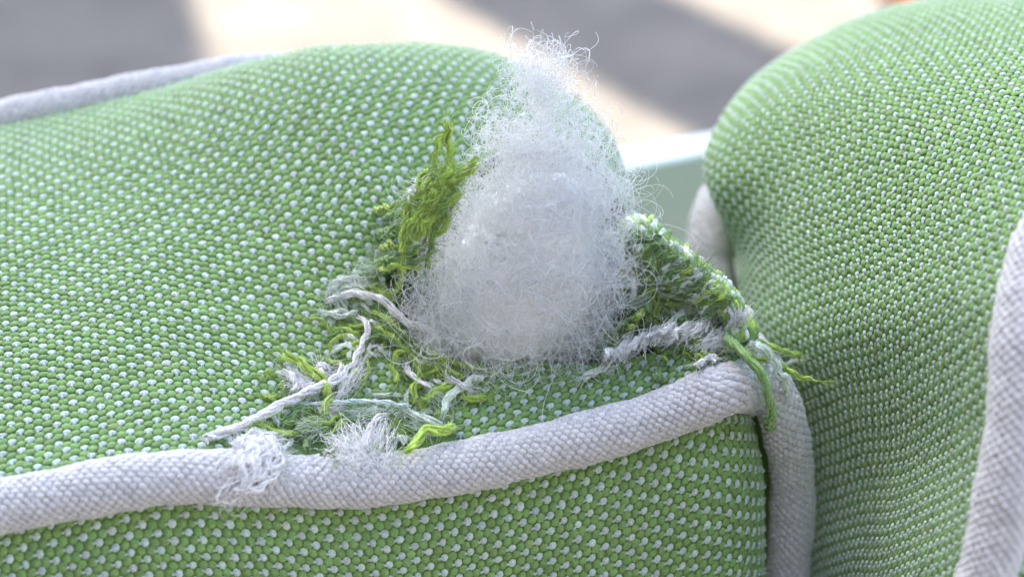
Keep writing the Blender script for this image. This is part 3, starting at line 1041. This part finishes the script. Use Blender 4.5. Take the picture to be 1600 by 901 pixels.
# torn scrap of the pale lining lying over the cord
for (a, b_, c_) in [((300, 700), (210, 700), (150, 720)), ((310, 720), (220, 740), (130, 790)), ((310, 750), (230, 780), (140, 830)), ((320, 770), (240, 820), (120, 880)),
                    ((330, 760), (260, 760), (180, 770)), ((300, 690), (240, 670), (180, 680)), ((320, 800), (250, 840), (170, 870)), ((340, 740), (270, 720), (200, 730)),
                    ((280, 680), (300, 740), (330, 800)), ((220, 680), (230, 750), (250, 830)), ((160, 700), (180, 770), (190, 860)), ((190, 690), (215, 760), (225, 845)),
                    ((250, 680), (270, 750), (290, 830))]:
    run(c1, [a, b_, c_], r=0.60, color=PURE, lift=[.8, 1.3, 1.1], hairs=24)
tuft('loose_fringe', c1(300, 740), [c1(120, 800), c1(115, 880), c1(180, 700)], 120, 1.4, lift=(1.0, 1.4), rad=(.04, .06))
for (rt, tp, nn_) in [((590, 735), [(530, 650), (550, 620), (500, 690)], 45), ((620, 745), [(580, 610), (600, 640), (550, 660)], 45), ((570, 735), [(490, 700), (470, 680)], 30),
                      ((650, 745), [(620, 650), (640, 620)], 35), ((665, 735), [(715, 620), (745, 597), (700, 640)], 70), ((690, 735), [(770, 650), (750, 665)], 25),
                      ((640, 755), [(540, 780), (600, 800), (580, 770)], 50), ((690, 755), [(745, 765), (710, 790)], 40), ((560, 750), [(480, 745), (500, 770)], 30)]:
    tuft('loose_fringe', c1(*rt), [c1(*q) for q in tp], nn_, 0.9, lift=(0.4, 1.1), rad=(.030, .05), bend=.16, rootspread=1.3)
tuft('loose_fringe', c1(470, 640), [c1(400, 700), c1(380, 640)], 90, 1.0, color=MINT, rad=(.035, .06))
run(c1, [(640, 735), (655, 670), (690, 625), (735, 600)], r=0.5, color=PURE, lift=[1.2, 1.8, 2, 1.8], hairs=24)
tuft('loose_fringe', c1(640, 60), [c1(610, 55), c1(670, 45), c1(700, 60)], 50, 0.5, color=MINT * 1.1)

# --- left lip of the hole: green ends standing up, the cloth unravelled into weft yarns
run(c2, [(478, 38), (488, 120), (488, 220), (512, 300), (498, 370), (485, 440)], r=0.62, color=LIME, lift=2, front=[272, 273, 274, 275, 271, 273])
run(c2, [(470, 90), (425, 160), (410, 240), (388, 330), (338, 430), (275, 520), (250, 620), (235, 720), (225, 830), (232, 890)], r=0.48, color=LIME, lift=2, front=[273, 273, 274, 275, 271, 272, 273, 274, 274, 274])
run(c2, [(645, 248), (600, 295), (555, 335), (520, 385), (490, 430)], r=0.66, color=LIME, lift=2, front=[271, 272, 273, 275, 271])
run(c2, [(445, 570), (405, 640), (392, 720), (375, 800), (362, 845)], r=0.44, color=GREEN, lift=2, front=275)
run(c2, [(250, 480), (262, 560), (240, 640), (232, 700), (240, 760)], r=0.42, color=LIME, lift=2.4, front=271)
weft = [((105, 640), (170, 625), (225, 600)), ((125, 725), (180, 705), (232, 712)), ((100, 795), (160, 785), (240, 755), (310, 740), (380, 710)),
        ((105, 832), (180, 822), (250, 825), (330, 835), (365, 815)), ((120, 660), (180, 650), (235, 640)), ((85, 520), (150, 505), (215, 480), (255, 490)),
        ((150, 560), (200, 540), (240, 520)), ((240, 690), (290, 670), (350, 640), (400, 640)), ((250, 760), (300, 750), (340, 700), (390, 690)),
        ((240, 610), (300, 590), (360, 580), (440, 540)), ((230, 800), (300, 800), (350, 770), (390, 750))]
for i, w_ in enumerate(weft):
    run(c2, list(w_), r=0.44, color=[GREEN, LIME][i % 2], lift=[.2] + [1.3] * (len(w_) - 1), front=[400] + [274] * (len(w_) - 1), wobble=0.8)
for w_ in [((120, 700), (170, 680), (215, 690)), ((90, 750), (140, 755), (210, 745)), ((180, 590), (215, 575), (230, 560)), ((270, 790), (320, 790), (350, 800)),
           ((275, 650), (330, 640), (370, 620))]:
    run(c2, list(w_), r=0.50, color=MINT, lift=[.3, .9, .8])
for i in range(90):
    x, y = RNG.uniform(265, 470), RNG.uniform(380, 640)
    if x + (y - 380) * 0.35 > 500 or x < 330 - (y - 380) * 0.3:
        continue
    run(c2, [(x, y), (x + 25 + RNG.normal(0, 12), y - 35 + RNG.normal(0, 12)), (x + 55 + RNG.normal(0, 14), y - 75 + RNG.normal(0, 14)), (x + 70 + RNG.normal(0, 16), y - 100 + RNG.normal(0, 16))],
        r=RNG.uniform(0.42, 0.6), color=[GREEN, LIME, LIME * .9][i % 3], lift=1.4, front=272 - RNG.uniform(0, 2.5), wobble=0.9, hairs=24)
for (x, y) in [(340, 365), (285, 450), (460, 372), (420, 350), (310, 420)]:
    run(c2, [(x - 18, y + 10), (x, y - 12), (x + 16, y + 8)], r=0.75, color=MINT * 1.1, lift=1.6, front=271)

# --- right lip: cloth rolled over, its cut edge a row of knobs
HEM = [(985, 356, 297), (1010, 362, 293), (1035, 382, 290), (1062, 404, 288), (1088, 426, 286), (1112, 446, 284), (1136, 472, 282), (1156, 502, 281), (1170, 535, 280)]
hem_pts = [CAM + ray(x, y) * t for x, y, t in HEM]
piping(torn, hem_pts, 2.3, 120, knot=(1.25, 0.85), base_name='rolled_edge', weave_name='edge_weave', colors=[GREEN, LIME, LIME, MINT, GREEN, WHITE, PURE], ground=M_CLOTH,
       semi=(1.05, 0.46, 0.62), rough=0.40)
HEMLOW = [(952, 392, 292), (965, 430, 292), (975, 470, 293), (1000, 490, 293), (1035, 492, 292), (1070, 492, 290), (1105, 502, 287), (1130, 512, 284), (1150, 530, 282)]
lo = [CAM + ray(x, y) * t for x, y, t in HEMLOW]
A_, B_ = catmull(hem_pts, 60), catmull(lo, 60)
tt = np.linspace(0, 1, 22)[None, :, None]
Gfl = A_[:, None] * (1 - tt) + B_[:, None] * tt + np.sin(math.pi * tt) * (FWD * 2.2) + RNG.normal(0, 0.12, (60, 22, 3))
flap = Sheet(Gfl)
if (flap.N[30, 10] @ (CAM - flap.G[30, 10])) < 0:
    flap = Sheet(Gfl, True)
fb = flap.base('torn_flap', M_CLOTH, torn, 1, 0.2)
stitches(flap, 'cloth_weave', fb, a=1.2, b=1.2, jitter=0.22)
CP = np.vstack([CP, flap.G.reshape(-1, 3), A_ - FWD * 1.9])
CN = np.vstack([CN, flap.N.reshape(-1, 3), np.tile(-FWD, (60, 1))])
CX, CY, CT = project(CP)
lip = [(345, 85), (400, 110), (440, 150), (480, 185), (520, 220), (560, 250), (600, 270), (640, 295), (670, 330), (705, 375)]
for i in range(70):
    t = RNG.uniform(0, len(lip) - 1.001)
    k = int(t)
    x = lip[k][0] + (lip[k + 1][0] - lip[k][0]) * (t - k) + RNG.normal(0, 10)
    y = lip[k][1] + (lip[k + 1][1] - lip[k][1]) * (t - k) + RNG.normal(0, 10) + 4
    dx, dy = -28 - RNG.uniform(0, 22), 28 + RNG.uniform(0, 26)
    run(c3, [(x + 10, y - 6), (x, y + 2), (x + dx * .5, y + dy * .55), (x + dx, y + dy)], r=RNG.uniform(0.42, 0.62),
        color=[GREEN, LIME, GREEN, MINT, GREEN * .9][i % 5], lift=[1.2, 2.8, 2.6, 1.2], hairs=30)
for (pts, col, r_) in [([(275, 180), (330, 165), (400, 175), (460, 200)], LIME, .6), ([(280, 215), (350, 215), (420, 240), (480, 265)], GREEN, .6),
                       ([(300, 245), (360, 250), (430, 275), (520, 300)], LIME, .55), ([(330, 265), (400, 280), (470, 300)], GREEN, .55),
                       ([(290, 195), (360, 195), (440, 225), (500, 250)], MINT, .55), ([(235, 145), (280, 125), (330, 105), (370, 95)], PURE, .6),
                       ([(220, 120), (270, 105), (330, 95), (360, 90)], PURE, .5), ([(245, 160), (300, 140), (350, 125)], MINT, .55),
                       ([(250, 180), (245, 240), (252, 300), (265, 335)], GREEN * .7, .42), ([(262, 165), (258, 230), (262, 290)], LIME * .8, .34),
                       ([(275, 235), (310, 260), (335, 290), (330, 340)], PURE * .95, .42), ([(285, 255), (320, 300), (310, 370)], MINT, .42),
                       ([(560, 235), (572, 280), (560, 335)], PURE, .62), ([(380, 350), (420, 310), (470, 320)], LIME, .5),
                       ([(350, 400), (370, 350), (420, 320)], MINT, .5), ([(230, 520), (290, 500), (340, 460), (380, 420), (400, 380)], LIME, .46),
                       ([(240, 545), (300, 530), (320, 500), (350, 480)], LIME, .46), ([(260, 500), (310, 470), (350, 430), (390, 400)], GREEN, .5),
                       ([(300, 545), (330, 520), (300, 495)], LIME, .4), ([(180, 590), (240, 570), (320, 545)], GREEN, .45),
                       ([(480, 480), (550, 460), (620, 455), (700, 445)], GREEN, .6), ([(500, 465), (560, 430), (620, 420), (690, 430)], MINT * .9, .75),
                       ([(520, 440), (580, 400), (650, 390), (700, 400)], MINT * .85, .8), ([(540, 400), (600, 370), (660, 360)], MINT * .8, .8),
                       ([(480, 330), (540, 340), (600, 350), (660, 340)], MINT * .85, .75), ([(470, 360), (530, 365), (580, 380)], LIME * .9, .6),
                       ([(430, 350), (440, 400), (420, 440)], LIME, .5), ([(400, 370), (400, 430), (370, 480)], GREEN, .5)]:
    run(c3, pts, r=r_, color=col, lift=1.4)
run(c3, [(680, 480), (715, 510), (755, 560), (800, 605), (845, 640), (878, 690), (900, 750), (935, 830)], r=0.62, color=MINT, lift=[2.5, 2.8, 3, 3, 2.6, 2.4, 2.0, 1.6], hairs=30, wobble=.8)
run(c3, [(690, 520), (730, 590), (765, 640), (800, 690), (825, 750), (840, 800), (862, 855)], r=0.66, color=GREEN * 1.15, lift=[2, 2.6, 3, 3, 3, 3, 2.6])
run(c3, [(705, 530), (745, 600), (790, 650)], r=0.5, color=GREEN, lift=2.5)
run(c3, [(750, 540), (790, 570), (850, 607), (900, 620)], r=0.5, color=LIME, lift=[2, 3, 4, 5])
tip0 = at(1209, 566, 24.0)
yarn(YN, [at(1140, 540, 22), at(1175, 556, 23), tip0, at(1240, 582, 23), at(1266, 594, 22), at(1283, 596, 22)], r=0.52, color=LIME, world_pts=True, hairs=20, wobble=0.7)
yarn(YN, [at(1236, 580, 23), at(1262, 590, 22), at(1284, 596, 21.8), at(1312, 594, 21.5)], r=0.14, color=LIME, world_pts=True, plies=2, hairs=3)
tuft('loose_fringe', c3(750, 500), [c3(755, 400), c3(790, 390), c3(775, 410)], 170, 0.55, rad=(.045, .07), lift=(2, 2.6), bend=.06, rootspread=.5)
# white feathery fringe along the cut
base_line = [(665, 530), (600, 520), (540, 525), (480, 535), (420, 550), (360, 570), (300, 590), (250, 610)]
for i, (x, y) in enumerate(base_line):
    tuft('loose_fringe', c3(x + 30, y - 15), [c3(x - 25, y + 70 - 2 * i), c3(x - 45, y + 45), c3(x - 5, y + 60)], 34, 0.8, lift=(3.6, 4.4), rad=(.04, .065), bend=.10, rootspread=.6)
    run(c3, [(x + 25, y - 12), (x - 5, y + 20), (x - 30, y + 55)], r=0.48, color=FILL, lift=[3.0, 4.2, 4.0], hairs=44, splay=3.2)
for (a, b_) in [((680, 560), (620, 610)), ((690, 575), (640, 600))]:
    tuft('loose_fringe', c3(*a), [c3(*b_), c3(b_[0] - 30, b_[1] - 20)], 60, 0.6, lift=(3.0, 2.8), rad=(.04, .065), bend=.1)
for p in [[(540, 610), (600, 600), (640, 590)], [(430, 650), (440, 680), (435, 700)], [(130, 690), (170, 670), (215, 655)], [(150, 680), (190, 660)], [(600, 640), (640, 610), (670, 620)]]:
    run(c3, p, r=0.5, color=[LIME, GREEN, MINT, MINT, PURE][[540, 430, 130, 150, 600].index(p[0][0])], lift=1.2)
tangle(1075, 545, 50, 18, 10, [GREEN, LIME], (20, 45), (0.3, 0.45), (0.2, 1.0))
tangle(1195, 570, 30, 40, 16, [GREEN, MINT, GREEN * .8], (15, 35), (0.25, 0.4), (0.2, 1.2))

# fine fuzz standing off both cloths
for sh, par, cnt in ((boxL, torn, 900), (boxR, whole, 900), (frontL, torn, 200)):
    pi = RNG.integers(0, sh.G.shape[0], cnt)
    pj = RNG.integers(0, sh.G.shape[1], cnt)
    p0, nn = sh.G[pi, pj], sh.N[pi, pj]
    if par is torn:
        kp = left_keep(p0)
        p0, nn = p0[kp], nn[kp]
    k_ = len(p0)
    Pz = curl(p0, nn * 0.5 + RNG.normal(size=(k_, 3)) * 0.8, RNG.normal(size=(k_, 3)), RNG.uniform(-1.2, 1.2, k_), 7, RNG.uniform(0.8, 2.6, k_) / 7)
    fibre_mesh('surface_fuzz', Pz, RNG.uniform(0.012, 0.022, k_), np.where(RNG.uniform(size=(k_, 1)) < 0.5, WHITE, GREEN * 1.3), par)

# ================================================================== chair rail and leaf behind
def rounded_bar(name, a, b, up, depth, height, r, material):
    """a bar from a to b with a rounded rectangular section"""
    ax = unit(b - a)
    side = unit(np.cross(ax, up))
    upv = np.cross(side, ax)
    prof = []
    for (cx, cy, a0) in [(depth / 2 - r, -r, 0), (-depth / 2 + r, -r, 90), (-depth / 2 + r, -height + r, 180), (depth / 2 - r, -height + r, 270)]:
        for k in range(7):
            t = math.radians(a0 + 15 * k)
            prof.append((cx + r * math.cos(t), cy + r * math.sin(t)))
    n = len(prof)
    rings = []
    for e in np.linspace(0, 1, 12):
        c = a + (b - a) * e
        rings.append(np.array([c + side * p[0] + upv * p[1] for p in prof]))
    V = np.vstack(rings)
    F = [(i * n + k, i * n + (k + 1) % n, (i + 1) * n + (k + 1) % n, (i + 1) * n + k) for i in range(11) for k in range(n)]
    return mesh_object(name, V, F, material)


M_FRAME = plain_material('pale_painted_frame', (0.62, 0.74, 0.73), 0.45, 60, 0.05, 0.0003, 0.03, 0.5)
ra, rb = at(700, 303, 205), at(1300, 183, 205)
rail = rounded_bar('chair_rail', ra + (ra - rb) * 0.6, rb + (rb - ra) * 0.2, np.array([0, 0, 1.0]), 11, 170, 2.0, M_FRAME)
rail['label'] = 'pale mint painted chair rail seen blurred between the two cushions'
rail['category'] = 'chair rail'

M_LEAF = plain_material('dry_leaf', (0.23, 0.11, 0.05), 0.8, 90, 0.3, 0.001)
lc = at(1398, 2, 1428)
lc[2] = GROUND_Z
nl, nw = 14, 8
V = []
for i in range(nl):
    t = i / (nl - 1)
    half = 17 * math.sin(math.pi * t ** 0.8) ** 0.8 + 0.4
    for j in range(nw):
        q = j / (nw - 1) * 2 - 1
        V.append(lc + np.array([(t - 0.35) * 60, q * half + 6 * (t - .5) ** 2 * 4, 2 + 7 * q * q + 5 * math.sin(t * 7) * abs(q)]))
F = [(i * nw + j, i * nw + j + 1, (i + 1) * nw + j + 1, (i + 1) * nw + j) for i in range(nl - 1) for j in range(nw - 1)]
leaf = mesh_object('dry_leaf', V, F, M_LEAF)
leaf['label'] = 'small brown leaf on sunlit paving just above the right cushion'
leaf['category'] = 'leaf'
